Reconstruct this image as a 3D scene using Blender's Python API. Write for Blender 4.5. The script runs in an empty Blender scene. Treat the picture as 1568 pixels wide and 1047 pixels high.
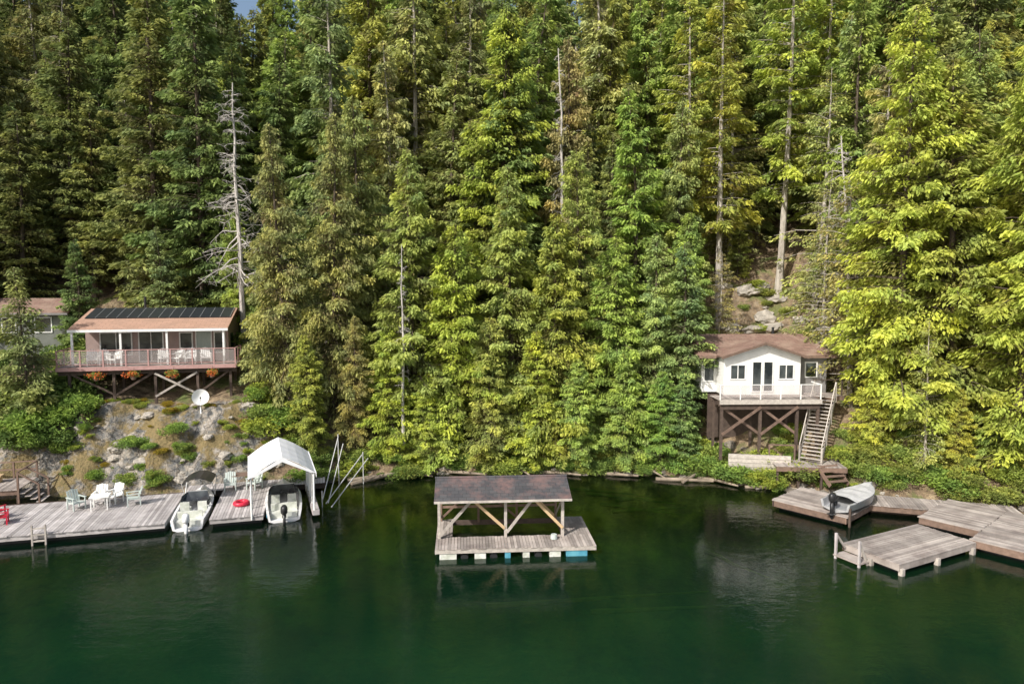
import bpy, math, random
import numpy as np
from mathutils import Vector, noise, Matrix
random.seed(7); rng=np.random.default_rng(7)
S=bpy.context.scene
COL=S.collection
# ------------------------------------------------------------ materials
def newmat(n):
    m=bpy.data.materials.new(n); m.use_nodes=True; nt=m.node_tree; nt.nodes.clear()
    o=nt.nodes.new('ShaderNodeOutputMaterial'); return m,nt,o
def N(nt,t,**k):
    n=nt.nodes.new(t)
    for a,b in k.items():
        if a in n.inputs.keys(): n.inputs[a].default_value=b
        else: setattr(n,a,b)
    return n
def ramp(nt,stops):
    r=nt.nodes.new('ShaderNodeValToRGB'); e=r.color_ramp.elements
    while len(e)<len(stops): e.new(0.5)
    for i,(p,c) in enumerate(stops):
        e[i].position=p; e[i].color=(*c,1) if len(c)==3 else c
    return r
def mix(nt,fac,a,b,mode='MIX'):
    m=nt.nodes.new('ShaderNodeMix'); m.data_type='RGBA'; m.blend_type=mode
    for sock,v in ((m.inputs[0],fac),(m.inputs[6],a),(m.inputs[7],b)):
        if hasattr(v,'is_linked') : nt.links.new(v,sock)
        elif isinstance(v,(int,float)): sock.default_value=v
        else: sock.default_value=(*v,1)
    return m.outputs[2]
def mat(n,c1,c2=None,scale=3,rough=.7,bump=0.0,metal=0,island=0.0,stretch=(1,1,1),detail=6,spec=.4):
    m,nt,o=newmat(n); L=nt.links.new
    c2=c2 or tuple(x*.75 for x in c1)
    tc=N(nt,'ShaderNodeTexCoord'); mp=N(nt,'ShaderNodeMapping'); mp.inputs['Scale'].default_value=stretch
    L(tc.outputs['Object'],mp.inputs[0])
    no=N(nt,'ShaderNodeTexNoise',Scale=scale,Detail=detail,Roughness=.65); L(mp.outputs[0],no.inputs['Vector'])
    r=ramp(nt,[(.35,(0,0,0)),(.65,(1,1,1))]); L(no.outputs[0],r.inputs[0])
    c=mix(nt,r.outputs[0],c1,c2)
    if island:
        g=N(nt,'ShaderNodeNewGeometry'); rr=ramp(nt,[(0,(1-island,)*3),(1,(1+island,)*3)]); L(g.outputs['Random Per Island'],rr.inputs[0])
        c=mix(nt,1.0,c,rr.outputs[0],'MULTIPLY')
    b=N(nt,'ShaderNodeBsdfPrincipled',Roughness=rough,Metallic=metal); b.inputs['Specular IOR Level'].default_value=spec
    L(c,b.inputs['Base Color'])
    if bump:
        bm=N(nt,'ShaderNodeBump',Strength=bump,Distance=.05); L(no.outputs[0],bm.inputs['Height']); L(bm.outputs[0],b.inputs['Normal'])
    L(b.outputs[0],o.inputs[0]); return m
M={}
M['plank']=mat('dock_planks',(.48,.45,.44),(.31,.285,.275),1.1,.85,.2,island=.28)
M['plankold']=mat('old_planks',(.40,.355,.32),(.23,.195,.175),1.1,.9,.2,island=.32)
M['wood_dark']=mat('dark_wood',(.10,.072,.055),(.06,.042,.034),4,.85,.2,island=.2)
M['wood_brown']=mat('brown_wood',(.21,.14,.105),(.13,.088,.066),4,.85,.2,island=.2)
M['wood_new']=mat('new_wood',(.58,.42,.24),(.48,.34,.19),5,.7,.1,island=.15)
M['wood_grey']=mat('grey_wood',(.46,.42,.37),(.31,.28,.25),5,.85,.1,island=.2)
M['white']=mat('white_paint',(.80,.80,.78),(.70,.70,.67),1.3,.55)
M['fabric']=mat('white_fabric',(.84,.84,.85),(.75,.76,.78),1.2,.8,.3)
M['gel']=mat('gelcoat',(.82,.82,.82),(.76,.76,.76),2,.18,spec=.6)
M['pink']=mat('pink_siding',(.38,.28,.25),(.31,.23,.21),2,.8)
M['rail']=mat('red_rail',(.44,.27,.25),(.36,.21,.19),4,.6)
M['grey_shade_and_trim']=mat('grey_shade_and_trim',(.24,.23,.22),(.18,.17,.165),2,.8)  # shade on the white cabin's right wing, painted as grey; also plain grey trim
M['green_siding']=mat('sage_siding',(.17,.18,.16),(.13,.14,.12),2,.8)
M['black']=mat('black_plastic',(.02,.02,.022),(.03,.03,.03),4,.35)
M['alu']=mat('aluminium',(.60,.61,.62),(.48,.49,.5),3,.4,metal=.5)
M['tarp']=mat('grey_tarp',(.52,.52,.51),(.40,.40,.40),3,.6,.5)
M['red']=mat('red_plastic',(.60,.03,.06),(.5,.02,.05),4,.35)
M['blue']=mat('blue_float',(.06,.25,.35),(.12,.36,.44),3,.5)
M['foam']=mat('white_float',(.66,.67,.62),(.42,.44,.37),3,.7)
M['greenpl']=mat('pale_green_plastic',(.52,.58,.54),(.44,.50,.47),4,.5)
M['bark']=mat('bark',(.14,.11,.08),(.065,.05,.04),3,.95,.4,stretch=(3,3,.6))
M['barkpale']=mat('pale_bark',(.50,.46,.40),(.25,.22,.185),2.5,.95,.4,stretch=(3,3,.5))
M['dead']=mat('dead_wood',(.56,.53,.49),(.34,.31,.285),3,.9,.3,stretch=(3,3,.6))
M['log']=mat('driftwood',(.34,.28,.21),(.15,.12,.09),1.2,.9,.4)
M['sunk']=mat('sunken_log',(.17,.27,.03),(.07,.13,.02),.9,1)
M['orange']=mat('orange_flower',(.60,.16,.02),(.5,.08,.02),9,.7)
M['rope']=mat('steel_pipe',(.60,.60,.58),(.5,.5,.48),4,.4)
def roofmat(n,c1,c2,sx,sy,dirt):
    m,nt,o=newmat(n); L=nt.links.new
    tc=N(nt,'ShaderNodeTexCoord')
    br=N(nt,'ShaderNodeTexBrick',Scale=1.0); br.inputs['Brick Width'].default_value=sx; br.inputs['Row Height'].default_value=sy
    br.inputs['Mortar Size'].default_value=.012; br.inputs['Color1'].default_value=(*c1,1); br.inputs['Color2'].default_value=(*c2,1)
    br.inputs['Mortar'].default_value=(*[x*.45 for x in c1],1); L(tc.outputs['Object'],br.inputs['Vector'])
    no=N(nt,'ShaderNodeTexNoise',Scale=1.1,Detail=8,Roughness=.7); L(tc.outputs['Object'],no.inputs['Vector'])
    r=ramp(nt,[(.45,(0,0,0)),(.68,(1,1,1))]); L(no.outputs[0],r.inputs[0])
    c=mix(nt,r.outputs[0],br.outputs[0],dirt)
    b=N(nt,'ShaderNodeBsdfPrincipled',Roughness=.85); L(c,b.inputs['Base Color'])
    bm=N(nt,'ShaderNodeBump',Strength=.4,Distance=.02); L(br.outputs['Fac'],bm.inputs['Height']); bm.invert=True; L(bm.outputs[0],b.inputs['Normal'])
    L(b.outputs[0],o.inputs[0]); return m
M['roof_tan']=roofmat('tan_shingles',(.46,.28,.20),(.40,.245,.17),.6,.28,(.33,.21,.15))
M['roof_brown']=roofmat('brown_shingles',(.24,.145,.115),(.19,.12,.09),.5,.25,(.30,.215,.165))
M['roof_dark']=roofmat('weathered_roof',(.08,.08,.083),(.05,.05,.055),.35,.25,(.17,.105,.095))
def glassmat():
    m,nt,o=newmat('window_glass'); L=nt.links.new
    b=N(nt,'ShaderNodeBsdfPrincipled',Roughness=.05); b.inputs['Specular IOR Level'].default_value=.8
    no=N(nt,'ShaderNodeTexNoise',Scale=.9,Detail=3); tc=N(nt,'ShaderNodeTexCoord'); L(tc.outputs['Object'],no.inputs['Vector'])
    r=ramp(nt,[(.4,(.015,.018,.02)),(.6,(.07,.08,.08))]); L(no.outputs[0],r.inputs[0]); L(r.outputs[0],b.inputs['Base Color']); L(b.outputs[0],o.inputs[0]); return m
M['glass']=glassmat()
M['curtain']=mat('curtain',(.45,.50,.46),(.34,.40,.38),6,.9,stretch=(6,1,.3))
M['solar']=mat('solar_panel',(.02,.024,.03),(.03,.034,.04),3,.3,spec=.5)
def clear():
    m,nt,o=newmat('clear_panel'); L=nt.links.new
    t=N(nt,'ShaderNodeBsdfTransparent'); d=N(nt,'ShaderNodeBsdfGlossy',Roughness=.1); d2=N(nt,'ShaderNodeBsdfDiffuse'); d2.inputs[0].default_value=(.6,.52,.5,1)
    a=N(nt,'ShaderNodeMixShader'); a.inputs[0].default_value=.16; L(t.outputs[0],a.inputs[1]); L(d2.outputs[0],a.inputs[2])
    b=N(nt,'ShaderNodeMixShader'); b.inputs[0].default_value=.05; L(a.outputs[0],b.inputs[1]); L(d.outputs[0],b.inputs[2]); L(b.outputs[0],o.inputs[0]); return m
M['clear']=clear()
def leafmat(n,inner,mid,tip,trans=.3):
    m,nt,o=newmat(n); L=nt.links.new
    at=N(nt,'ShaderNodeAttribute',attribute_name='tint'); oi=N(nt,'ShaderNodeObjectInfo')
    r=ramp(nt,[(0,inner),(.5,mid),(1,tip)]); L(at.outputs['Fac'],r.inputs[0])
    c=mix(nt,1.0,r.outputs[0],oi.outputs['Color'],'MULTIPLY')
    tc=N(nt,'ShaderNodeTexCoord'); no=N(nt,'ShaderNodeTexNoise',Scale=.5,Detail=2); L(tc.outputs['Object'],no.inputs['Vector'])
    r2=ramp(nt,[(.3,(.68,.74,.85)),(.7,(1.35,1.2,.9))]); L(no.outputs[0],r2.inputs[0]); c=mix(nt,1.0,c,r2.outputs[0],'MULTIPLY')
    d=N(nt,'ShaderNodeBsdfDiffuse'); t=N(nt,'ShaderNodeBsdfTranslucent'); L(c,d.inputs[0]); L(c,t.inputs[0])
    a=N(nt,'ShaderNodeMixShader'); a.inputs[0].default_value=trans; L(d.outputs[0],a.inputs[1]); L(t.outputs[0],a.inputs[2])
    L(a.outputs[0],o.inputs[0]); return m
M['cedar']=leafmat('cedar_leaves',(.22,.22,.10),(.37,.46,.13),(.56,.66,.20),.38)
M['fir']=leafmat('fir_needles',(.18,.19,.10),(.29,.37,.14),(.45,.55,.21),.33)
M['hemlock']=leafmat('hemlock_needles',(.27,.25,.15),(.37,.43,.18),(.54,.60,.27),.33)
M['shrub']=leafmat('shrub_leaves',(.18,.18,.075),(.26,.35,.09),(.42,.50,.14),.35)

# ------------------------------------------------------------ mesh builder
class MB:
    def __init__(s): s.v=[];s.f=[];s.m=[];s.mats=[]
    def mi(s,k):
        if k not in s.mats: s.mats.append(k)
        return s.mats.index(k)
    def mesh(s,v,f,k):
        b=len(s.v); s.v+= [tuple(x) for x in v]; s.f+=[tuple(b+i for i in q) for q in f]; s.m+=[s.mi(k)]*len(f); return s
    def box(s,x0,x1,y0,y1,z0,z1,k):
        v=[(x0,y0,z0),(x1,y0,z0),(x1,y1,z0),(x0,y1,z0),(x0,y0,z1),(x1,y0,z1),(x1,y1,z1),(x0,y1,z1)]
        return s.mesh(v,[(3,2,1,0),(4,5,6,7),(0,1,5,4),(1,2,6,5),(2,3,7,6),(3,0,4,7)],k)
    def beam(s,p,q,w,h,k):
        p=Vector(p);q=Vector(q);d=(q-p).normalized()
        a=d.cross(Vector((0,0,1)))
        if a.length<.05: a=Vector((1,0,0))
        a.normalize(); u=a.cross(d).normalized(); a=a*w/2;u=u*h/2
        v=[p-a-u,p+a-u,p+a+u,p-a+u,q-a-u,q+a-u,q+a+u,q-a+u]
        return s.mesh(v,[(3,2,1,0),(4,5,6,7),(0,1,5,4),(1,2,6,5),(2,3,7,6),(3,0,4,7)],k)
    def cyl(s,p,q,r0,r1,k,n=8):
        p=Vector(p);q=Vector(q);d=(q-p).normalized()
        a=d.cross(Vector((0,0,1)))
        if a.length<.05: a=Vector((1,0,0))
        a.normalize(); u=a.cross(d)
        v=[p+(a*math.cos(t)+u*math.sin(t))*r0 for t in [2*math.pi*i/n for i in range(n)]]
        v+=[q+(a*math.cos(t)+u*math.sin(t))*r1 for t in [2*math.pi*i/n for i in range(n)]]
        f=[(i,(i+1)%n,n+(i+1)%n,n+i) for i in range(n)]+[tuple(range(n))[::-1],tuple(range(n,2*n))]
        return s.mesh(v,f,k)
    def slab(s,c,t,k):
        v=[Vector(x) for x in c]; n=(v[1]-v[0]).cross(v[2]-v[0]).normalized()
        if n.z<0:n=-n
        w=[x-n*t for x in v]; return s.mesh(v+w,[(0,1,2,3),(7,6,5,4),(0,4,5,1),(1,5,6,2),(2,6,7,3),(3,7,4,0)],k)
    def planks(s,x0,x1,y0,y1,z,k,pw=.14,th=.04,along='y'):
        if along=='y':
            n=int((x1-x0)/pw)
            for i in range(n):
                a=x0+i*(x1-x0)/n; s.box(a+.008,a+(x1-x0)/n-.008,y0+random.uniform(-.03,.03),y1+random.uniform(-.03,.03),z-th,z+random.uniform(-.006,.006),k)
        else:
            n=int((y1-y0)/pw)
            for i in range(n):
                a=y0+i*(y1-y0)/n; s.box(x0+random.uniform(-.03,.03),x1+random.uniform(-.03,.03),a+.008,a+(y1-y0)/n-.008,z-th,z+random.uniform(-.006,.006),k)
        return s
    def window(s,x0,x1,z0,z1,y,k='white',g='glass',mull=0,fw=.07):
        s.box(x0,x1,y-.02,y-.004,z0,z1,g)
        for (a,b,c,d) in ((x0-fw,x0,z0-fw,z1+fw),(x1,x1+fw,z0-fw,z1+fw),(x0,x1,z0-fw,z0),(x0,x1,z1,z1+fw)):
            s.box(a,b,y-.06,y-.003,c,d,k)
        for i in range(mull):
            xm=x0+(x1-x0)*(i+1)/(mull+1); s.box(xm-.025,xm+.025,y-.05,y-.021,z0,z1,k)
        return s
    def obj(s,name,parent=None,smooth=False):
        me=bpy.data.meshes.new(name); me.from_pydata(s.v,[],s.f); me.polygons.foreach_set('material_index',s.m)
        for k in s.mats: me.materials.append(M[k])
        if smooth: me.polygons.foreach_set('use_smooth',[True]*len(me.polygons))
        me.update(); o=bpy.data.objects.new(name,me); COL.objects.link(o)
        if parent: o.parent=parent
        return o
def empty(name,loc=(0,0,0),rz=0):
    e=bpy.data.objects.new(name,None); e.empty_display_size=.3; e.location=loc; e.rotation_euler=(0,0,math.radians(rz)); COL.objects.link(e); return e
def place(o,loc,rz=0,sc=1):
    o.location=loc; o.rotation_euler=(0,0,math.radians(rz)); o.scale=(sc,)*3; return o

# ------------------------------------------------------------ terrain
SX=[-300,-60,-35,-28,-24,-19,-15,-11,-7,0,7,11,14,18,21,24,26.5,30,40,300]
SY=[36,36,37,38,38.6,39.0,39.6,41.5,43,43.6,43.4,42.4,40.6,39.4,38.4,36.9,35.6,34,32,30]
PD=[-200,-40,-10,0,.6,2,5,10,14,20,40,80,150,400]
PZ=[-9,-7,-2.6,0,.35,1.3,3.5,6.3,9.3,13.5,25,46,66,70]
PLD=[-200,-40,-10,0,.8,2.2,3.6,5.5,9,13,18,40,80,150,400]
PLZ=[-9,-7,-2.6,0,1.2,3.4,4.5,4.8,6.2,7.3,9.5,23,46,66,70]
def shore(x): return float(np.interp(x,SX,SY))+.7*noise.noise((x*.35,3,0))+.3*noise.noise((x*1.1,9,0))
def lw(x):
    t=min(1,max(0,(-x-13.5)/3.5)); return t*t*(3-2*t)
def ridg(p,o=4):
    a=0;amp=1;f=1
    for i in range(o):
        a+=amp*(1-abs(noise.noise(Vector(p)*f))*2); amp*=.5; f*=2.1
    return a
def terr(x,y,detail=True):
    d=y-shore(x); w=lw(x)
    z=float(np.interp(d,PD,PZ))*(1-w)+float(np.interp(d,PLD,PLZ))*w
    if d>0 and detail:
        k=min(1,d/1.0)
        cliff=w*max(0,1-abs(d-2.2)/2.6)
        z+=k*(.35*noise.noise((x*.25,y*.25,1))*min(3,d*.15+.5)+.10*noise.noise((x*1.3,y*1.3,5)))
        if cliff>0: z+=cliff*(.75*(ridg((x*.35,y*.35,2))-1)+.4*noise.noise((x*.9,y*.4,8))+.35*noise.noise((x*2.2,y*1.2,3)))
    return z
xs=np.concatenate([[-320,-240,-180,-140,-110,-90,-75,-62,-54,-48],np.arange(-44,44.01,.26),[48,54,62,75,90,110,140,180,240,320]])
ys=np.concatenate([[-200,-120,-60,-20,0,10,18,24,28,31],np.arange(33,46,.22),np.arange(46,58,.4),np.arange(58,100,2.0),[105,115,130,150,180,230,320,420]])
nx,ny=len(xs),len(ys)
V=[];RK=[]
for y in ys:
    for x in xs:
        x=float(x);y=float(y); V.append((x,y,terr(x,y)))
        d=y-shore(x); w=lw(x)
        r=w*max(0,min(1,1.3-abs(d-2.2)/2.4)) if x>-34 else 0
        bare=max(0,1-((x-19.5)/5.0)**2-((y-54)/4.5)**2)
        r=max(r,min(.27,bare*.6))
        RK.append(r)
F=[(j*nx+i,j*nx+i+1,(j+1)*nx+i+1,(j+1)*nx+i) for j in range(ny-1) for i in range(nx-1)]
me=bpy.data.meshes.new('ground'); me.from_pydata(V,[],F); me.polygons.foreach_set('use_smooth',[True]*len(F))
at=me.attributes.new('rock','FLOAT','POINT'); at.data.foreach_set('value',RK)
ground=bpy.data.objects.new('ground',me); COL.objects.link(ground)
m,nt,o=newmat('ground_mat'); L=nt.links.new
tc=N(nt,'ShaderNodeTexCoord'); P=tc.outputs['Object']
def nz(s,d=7,r=.65):
    n=N(nt,'ShaderNodeTexNoise',Scale=s,Detail=d,Roughness=r); L(P,n.inputs['Vector']); return n.outputs[0]
n1=nz(.5);n2=nz(2.2);n3=nz(7)
r1=ramp(nt,[(.3,(.07,.05,.035)),(.5,(.23,.165,.10)),(.7,(.42,.33,.21))]); L(n2,r1.inputs[0])
r1b=ramp(nt,[(.5,(0,0,0)),(.62,(1,1,1))]); L(n1,r1b.inputs[0])
soil=mix(nt,r1b.outputs[0],r1.outputs[0],(.13,.16,.045))
vo=N(nt,'ShaderNodeTexVoronoi',Scale=1.5); vo.feature='DISTANCE_TO_EDGE'
wp=N(nt,'ShaderNodeVectorMath',operation='ADD'); nn=N(nt,'ShaderNodeTexNoise',Scale=1.2,Detail=7); L(P,nn.inputs['Vector']); L(P,wp.inputs[0]); L(nn.outputs['Color'],wp.inputs[1]); L(wp.outputs[0],vo.inputs['Vector'])
rk=ramp(nt,[(.32,(.055,.055,.06)),(.45,(.18,.18,.17)),(.55,(.32,.28,.23)),(.70,(.48,.46,.43))]); L(n2,rk.inputs[0])
cr=ramp(nt,[(0,(.3,.3,.3)),(.06,(1,1,1))]); L(vo.outputs['Distance'],cr.inputs[0])
rock=mix(nt,1.0,rk.outputs[0],cr.outputs[0],'MULTIPLY')
ms=ramp(nt,[(.48,(0,0,0)),(.56,(1,1,1))]); L(n1,ms.inputs[0])
rock=mix(nt,ms.outputs[0],rock,mix(nt,n3,(.07,.08,.03),(.36,.25,.12)))
ra=N(nt,'ShaderNodeAttribute',attribute_name='rock')
ad=N(nt,'ShaderNodeMath',operation='ADD'); L(ra.outputs['Fac'],ad.inputs[0]); L(n3,ad.inputs[1])
rm=ramp(nt,[(.8,(0,0,0)),(.95,(1,1,1))]); L(ad.outputs[0],rm.inputs[0])
c=mix(nt,rm.outputs[0],soil,rock)
sz=N(nt,'ShaderNodeSeparateXYZ'); L(P,sz.inputs[0])
mz=N(nt,'ShaderNodeMapRange'); mz.inputs[1].default_value=-4; mz.inputs[2].default_value=.05; mz.inputs[3].default_value=0; mz.inputs[4].default_value=1; L(sz.outputs['Z'],mz.inputs[0])
bedc=ramp(nt,[(0,(.008,.045,.020)),(.35,(.035,.075,.022)),(.75,(.11,.125,.03)),(.97,(.16,.13,.06))]); L(mz.outputs[0],bedc.inputs[0])  # darker with depth: light lost in the water is painted into the bed
wn=nz(.22,5); wd=ramp(nt,[(.42,(.3,.38,.4)),(.5,(.9,1,.8)),(.6,(2.2,2.4,.9))]); L(wn,wd.inputs[0])
bedm=mix(nt,1.0,bedc.outputs[0],wd.outputs[0],'MULTIPLY')
gt=N(nt,'ShaderNodeMath',operation='GREATER_THAN'); L(sz.outputs['Z'],gt.inputs[0]); gt.inputs[1].default_value=.03
c=mix(nt,gt.outputs[0],bedm,c)
b=N(nt,'ShaderNodeBsdfPrincipled',Roughness=.95); L(c,b.inputs['Base Color'])
bm=N(nt,'ShaderNodeBump',Strength=1.0,Distance=.4); L(n2,bm.inputs['Height']); L(bm.outputs[0],b.inputs['Normal']); L(b.outputs[0],o.inputs[0])
me.materials.append(m)
# ------------------------------------------------------------ water
me=bpy.data.meshes.new('water'); me.from_pydata([(-320,-200,0),(320,-200,0),(320,60,0),(-320,60,0)],[],[(0,1,2,3)])
water=bpy.data.objects.new('water',me); COL.objects.link(water)
m,nt,o=newmat('lake_water'); L=nt.links.new
tc=N(nt,'ShaderNodeTexCoord'); mp=N(nt,'ShaderNodeMapping'); mp.inputs['Scale'].default_value=(1,1.6,1); L(tc.outputs['Object'],mp.inputs[0])
a=N(nt,'ShaderNodeTexNoise',Scale=1.3,Detail=4,Roughness=.55); L(mp.outputs[0],a.inputs['Vector'])
a2=N(nt,'ShaderNodeTexNoise',Scale=6.0,Detail=3,Roughness=.5); L(mp.outputs[0],a2.inputs['Vector'])
big=N(nt,'ShaderNodeTexNoise',Scale=.09,Detail=3); L(tc.outputs['Object'],big.inputs['Vector'])
br_=ramp(nt,[(.4,(.1,.1,.1)),(.62,(.8,.8,.8))]); L(big.outputs[0],br_.inputs[0])
bm1=N(nt,'ShaderNodeBump',Distance=.04); L(br_.outputs[0],bm1.inputs['Strength']); L(a.outputs[0],bm1.inputs['Height'])
bm2=N(nt,'ShaderNodeBump',Distance=.007,Strength=.7); L(a2.outputs[0],bm2.inputs['Height']); L(bm1.outputs[0],bm2.inputs['Normal'])
dr=ramp(nt,[(.35,(.003,.026,.015)),(.65,(.010,.052,.020))]); L(big.outputs[0],dr.inputs[0])
d=N(nt,'ShaderNodeBsdfDiffuse'); L(dr.outputs[0],d.inputs[0])
t=N(nt,'ShaderNodeBsdfTransparent'); t.inputs[0].default_value=(.68,.82,.50,1)
sp=N(nt,'ShaderNodeSeparateXYZ'); L(tc.outputs['Object'],sp.inputs[0])
mr=N(nt,'ShaderNodeMapRange'); mr.inputs[1].default_value=19; mr.inputs[2].default_value=35; mr.inputs[3].default_value=.35; mr.inputs[4].default_value=.94; L(sp.outputs['Y'],mr.inputs[0])
x1=N(nt,'ShaderNodeMixShader'); L(mr.outputs[0],x1.inputs[0]); L(d.outputs[0],x1.inputs[1]); L(t.outputs[0],x1.inputs[2])
g=N(nt,'ShaderNodeBsdfGlossy',Roughness=.03); L(bm2.outputs[0],g.inputs['Normal'])
fr=N(nt,'ShaderNodeFresnel',IOR=1.45); L(bm2.outputs[0],fr.inputs['Normal'])
x2=N(nt,'ShaderNodeMixShader'); L(fr.outputs[0],x2.inputs[0]); L(x1.outputs[0],x2.inputs[1]); L(g.outputs[0],x2.inputs[2]); L(x2.outputs[0],o.inputs[0])
me.materials.append(m)

# ------------------------------------------------------------ tree generators
def tree_mesh(name,H,R,seed,nb,h0,leafk,bark='bark',droop=.35,rise=.15,dens=26,leaf=.32,pw=.8,hang=.35,wid=.32,lean=0,gap=0.0,tr=.010):
    g=np.random.default_rng(seed)
    mb=MB()
    segs=10
    bx,by=g.normal(0,.012*H,2)
    def axis(t): return np.array([bx*np.sin(t*2.6)+lean*t*H,by*np.sin(t*3.1),t*H])
    for i in range(segs):
        t0,t1=i/segs,(i+1)/segs
        ra=H*tr*(1-t0)**.8+.012; rb=H*tr*(1-t1)**.8+.012
        if i==0: ra*=1.35
        mb.cyl(axis(t0),axis(t1),ra,rb,bark,7)
    LV=[];LT=[]
    ph=g.uniform(0,6.28,4)
    for b in range(nb):
        t=h0+(1-h0)*(b+g.random())/nb
        tt=(t-h0)/(1-h0)
        if g.random()<gap: continue
        az=g.uniform(0,2*np.pi)
        lump=1+.24*np.sin(2*az+ph[0]+tt*9)+.18*np.sin(az*3+ph[1]-tt*17)
        L_=R*((1-tt)**pw)*(.66+.34*min(1,tt*5+.2))*g.uniform(.55,1.15)*lump+.12
        d=np.array([np.cos(az),np.sin(az),0]); lat=np.array([-d[1],d[0],0])
        base=axis(t); rs=rise+.35*tt*g.uniform(.5,1.2); dr=droop*(1.1-.5*tt)*g.uniform(.6,1.4)
        def P(s): return base+d*L_*s[...,None]+np.array([0,0,1])*((rs*s-dr*s*s)*L_)[...,None]
        if L_>.8:
            q=P(np.array([0,.5,.92])); r=.010*L_+.01
            mb.cyl(q[0],q[1],r,r*.6,bark,3); mb.cyl(q[1],q[2],r*.6,r*.2,bark,3)
        n=int(L_*dens*(1+.30*L_))+10
        s=g.beta(1.7,1.05,n)*.98+.03; u=g.uniform(-1,1,n)
        w=wid*L_*(1-s)*(.5+1.3*s)+.12
        p=P(s)+lat*(u*w)[:,None]; p[:,2]-=np.abs(u)*w*hang+g.random(n)**1.5*.35*(.4+hang)
        p+=g.normal(0,.07,(n,3))
        dirv=d*(.45+.4*g.random(n))[:,None]+lat*(np.sign(u)*g.uniform(.1,1,n))[:,None]+np.array([0,0,-1])*(g.uniform(-.1,.7,n)*(.4+hang*1.6))[:,None]
        dirv/=np.linalg.norm(dirv,axis=1)[:,None]
        up=np.array([0,0,1])+g.normal(0,.65,(n,3)); sd=np.cross(dirv,up); sd/=np.linalg.norm(sd,axis=1)[:,None]
        l=leaf*g.uniform(.5,1.4,n)*(.65+.35*min(1,L_)); ww=l*g.uniform(.16,.28,n)
        a=p; c=p+dirv*l[:,None]; m1=p+dirv*(l*.45)[:,None]
        quad=np.stack([a,m1+sd*ww[:,None],c,m1-sd*ww[:,None]],1)
        quad[:,2,2]-=l*.18
        LV.append(quad.reshape(-1,3))
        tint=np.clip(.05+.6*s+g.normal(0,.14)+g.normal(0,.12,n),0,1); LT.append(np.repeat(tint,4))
    LV=np.concatenate(LV); LT=np.concatenate(LT); nl=len(LV)//4; nv0=len(mb.v)
    mb.v+=[tuple(x) for x in LV.tolist()]
    k=mb.mi(leafk); mb.f+=[(nv0+4*i,nv0+4*i+1,nv0+4*i+2,nv0+4*i+3) for i in range(nl)]; mb.m+=[k]*nl
    me=bpy.data.meshes.new(name); me.from_pydata(mb.v,[],mb.f); me.polygons.foreach_set('material_index',mb.m)
    for q in mb.mats: me.materials.append(M[q])
    a=me.attributes.new('tint','FLOAT','POINT'); a.data.foreach_set('value',np.concatenate([np.zeros(nv0),LT]).astype(np.float32))
    me.update(); me['H']=float(H); return me
def shrub_mesh(name,R,H,seed,n,leafk='shrub',leaf=.16):
    g=np.random.default_rng(seed); mb=MB()
    for i in range(9):
        a=g.uniform(0,6.28); mb.cyl((0,0,0),(math.cos(a)*R*.5,math.sin(a)*R*.5,H*.7),.02,.006,'bark',3)
    cen=[(g.normal(0,R*.45),g.normal(0,R*.45),g.uniform(.25,.75)*H,g.uniform(.3,.55)*R) for _ in range(14)]
    Q=[];T=[]
    for i in range(n):
        c=cen[g.integers(14)]; v=g.normal(0,1,3); v/=np.linalg.norm(v); r=c[3]*g.uniform(.5,1.05)
        p=np.array(c[:3])+v*r*np.array([1,1,.7])
        if p[2]<0: p[2]=abs(p[2])*.3
        d=v+g.normal(0,.6,3); d/=np.linalg.norm(d); sd=np.cross(d,g.normal(0,1,3)); sd/=np.linalg.norm(sd); l=leaf*g.uniform(.6,1.4)
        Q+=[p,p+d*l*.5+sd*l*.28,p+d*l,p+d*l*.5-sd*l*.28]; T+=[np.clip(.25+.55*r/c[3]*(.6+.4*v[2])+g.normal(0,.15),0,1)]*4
    nv0=len(mb.v); mb.v+=[tuple(x) for x in Q]; k=mb.mi(leafk); mb.f+=[(nv0+4*i,nv0+4*i+1,nv0+4*i+2,nv0+4*i+3) for i in range(n)]; mb.m+=[k]*n
    me=bpy.data.meshes.new(name); me.from_pydata(mb.v,[],mb.f); me.polygons.foreach_set('material_index',mb.m)
    for q in mb.mats: me.materials.append(M[q])
    a=me.attributes.new('tint','FLOAT','POINT'); a.data.foreach_set('value',np.array([0]*nv0+T,dtype=np.float32)); me['H']=float(H); return me
def snag_mesh(name,H,seed,nb=46,big=False,h0=.25,BL=1.3,tr=.011):
    g=random.Random(seed); mb=MB(); pts=[Vector((0,0,0))]
    for i in range(10): pts.append(pts[-1]+Vector((g.uniform(-.14,.14),g.uniform(-.14,.14),H/10)))
    for i in range(10): mb.cyl(pts[i],pts[i+1],H*tr*(1-i/10.5)+.03,H*tr*(1-(i+1)/10.5)+.03,'dead',7)
    for b in range(nb):
        t=h0+(.98-h0)*g.random(); i=min(9,int(t*10)); p=pts[i].lerp(pts[i+1],t*10-i); az=g.uniform(0,6.28); L_=BL*(1.15-t)*g.uniform(.5,1.3)+.2
        d=Vector((math.cos(az),math.sin(az),g.uniform(-.5,.25))); r=.02+.014*L_
        for s in range(4):
            q=p+d*L_/4+Vector((0,0,g.uniform(-.12,.1)*L_)); mb.cyl(p,q,r,r*.7,'dead',4)
            if s>0:
                for _ in range(3):
                    e=Vector((g.uniform(-1,1),g.uniform(-1,1),g.uniform(-.9,.3)))*L_*.28; mb.cyl(q,q+e,r*.6,.006,'dead',3)
            p=q;r*=.7; d=(d+Vector((g.uniform(-.4,.4),g.uniform(-.4,.4),g.uniform(-.35,.3)))).normalized()
    me=bpy.data.meshes.new(name); me.from_pydata(mb.v,[],mb.f); me.materials.append(M['dead']); me['H']=float(H); return me
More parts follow.
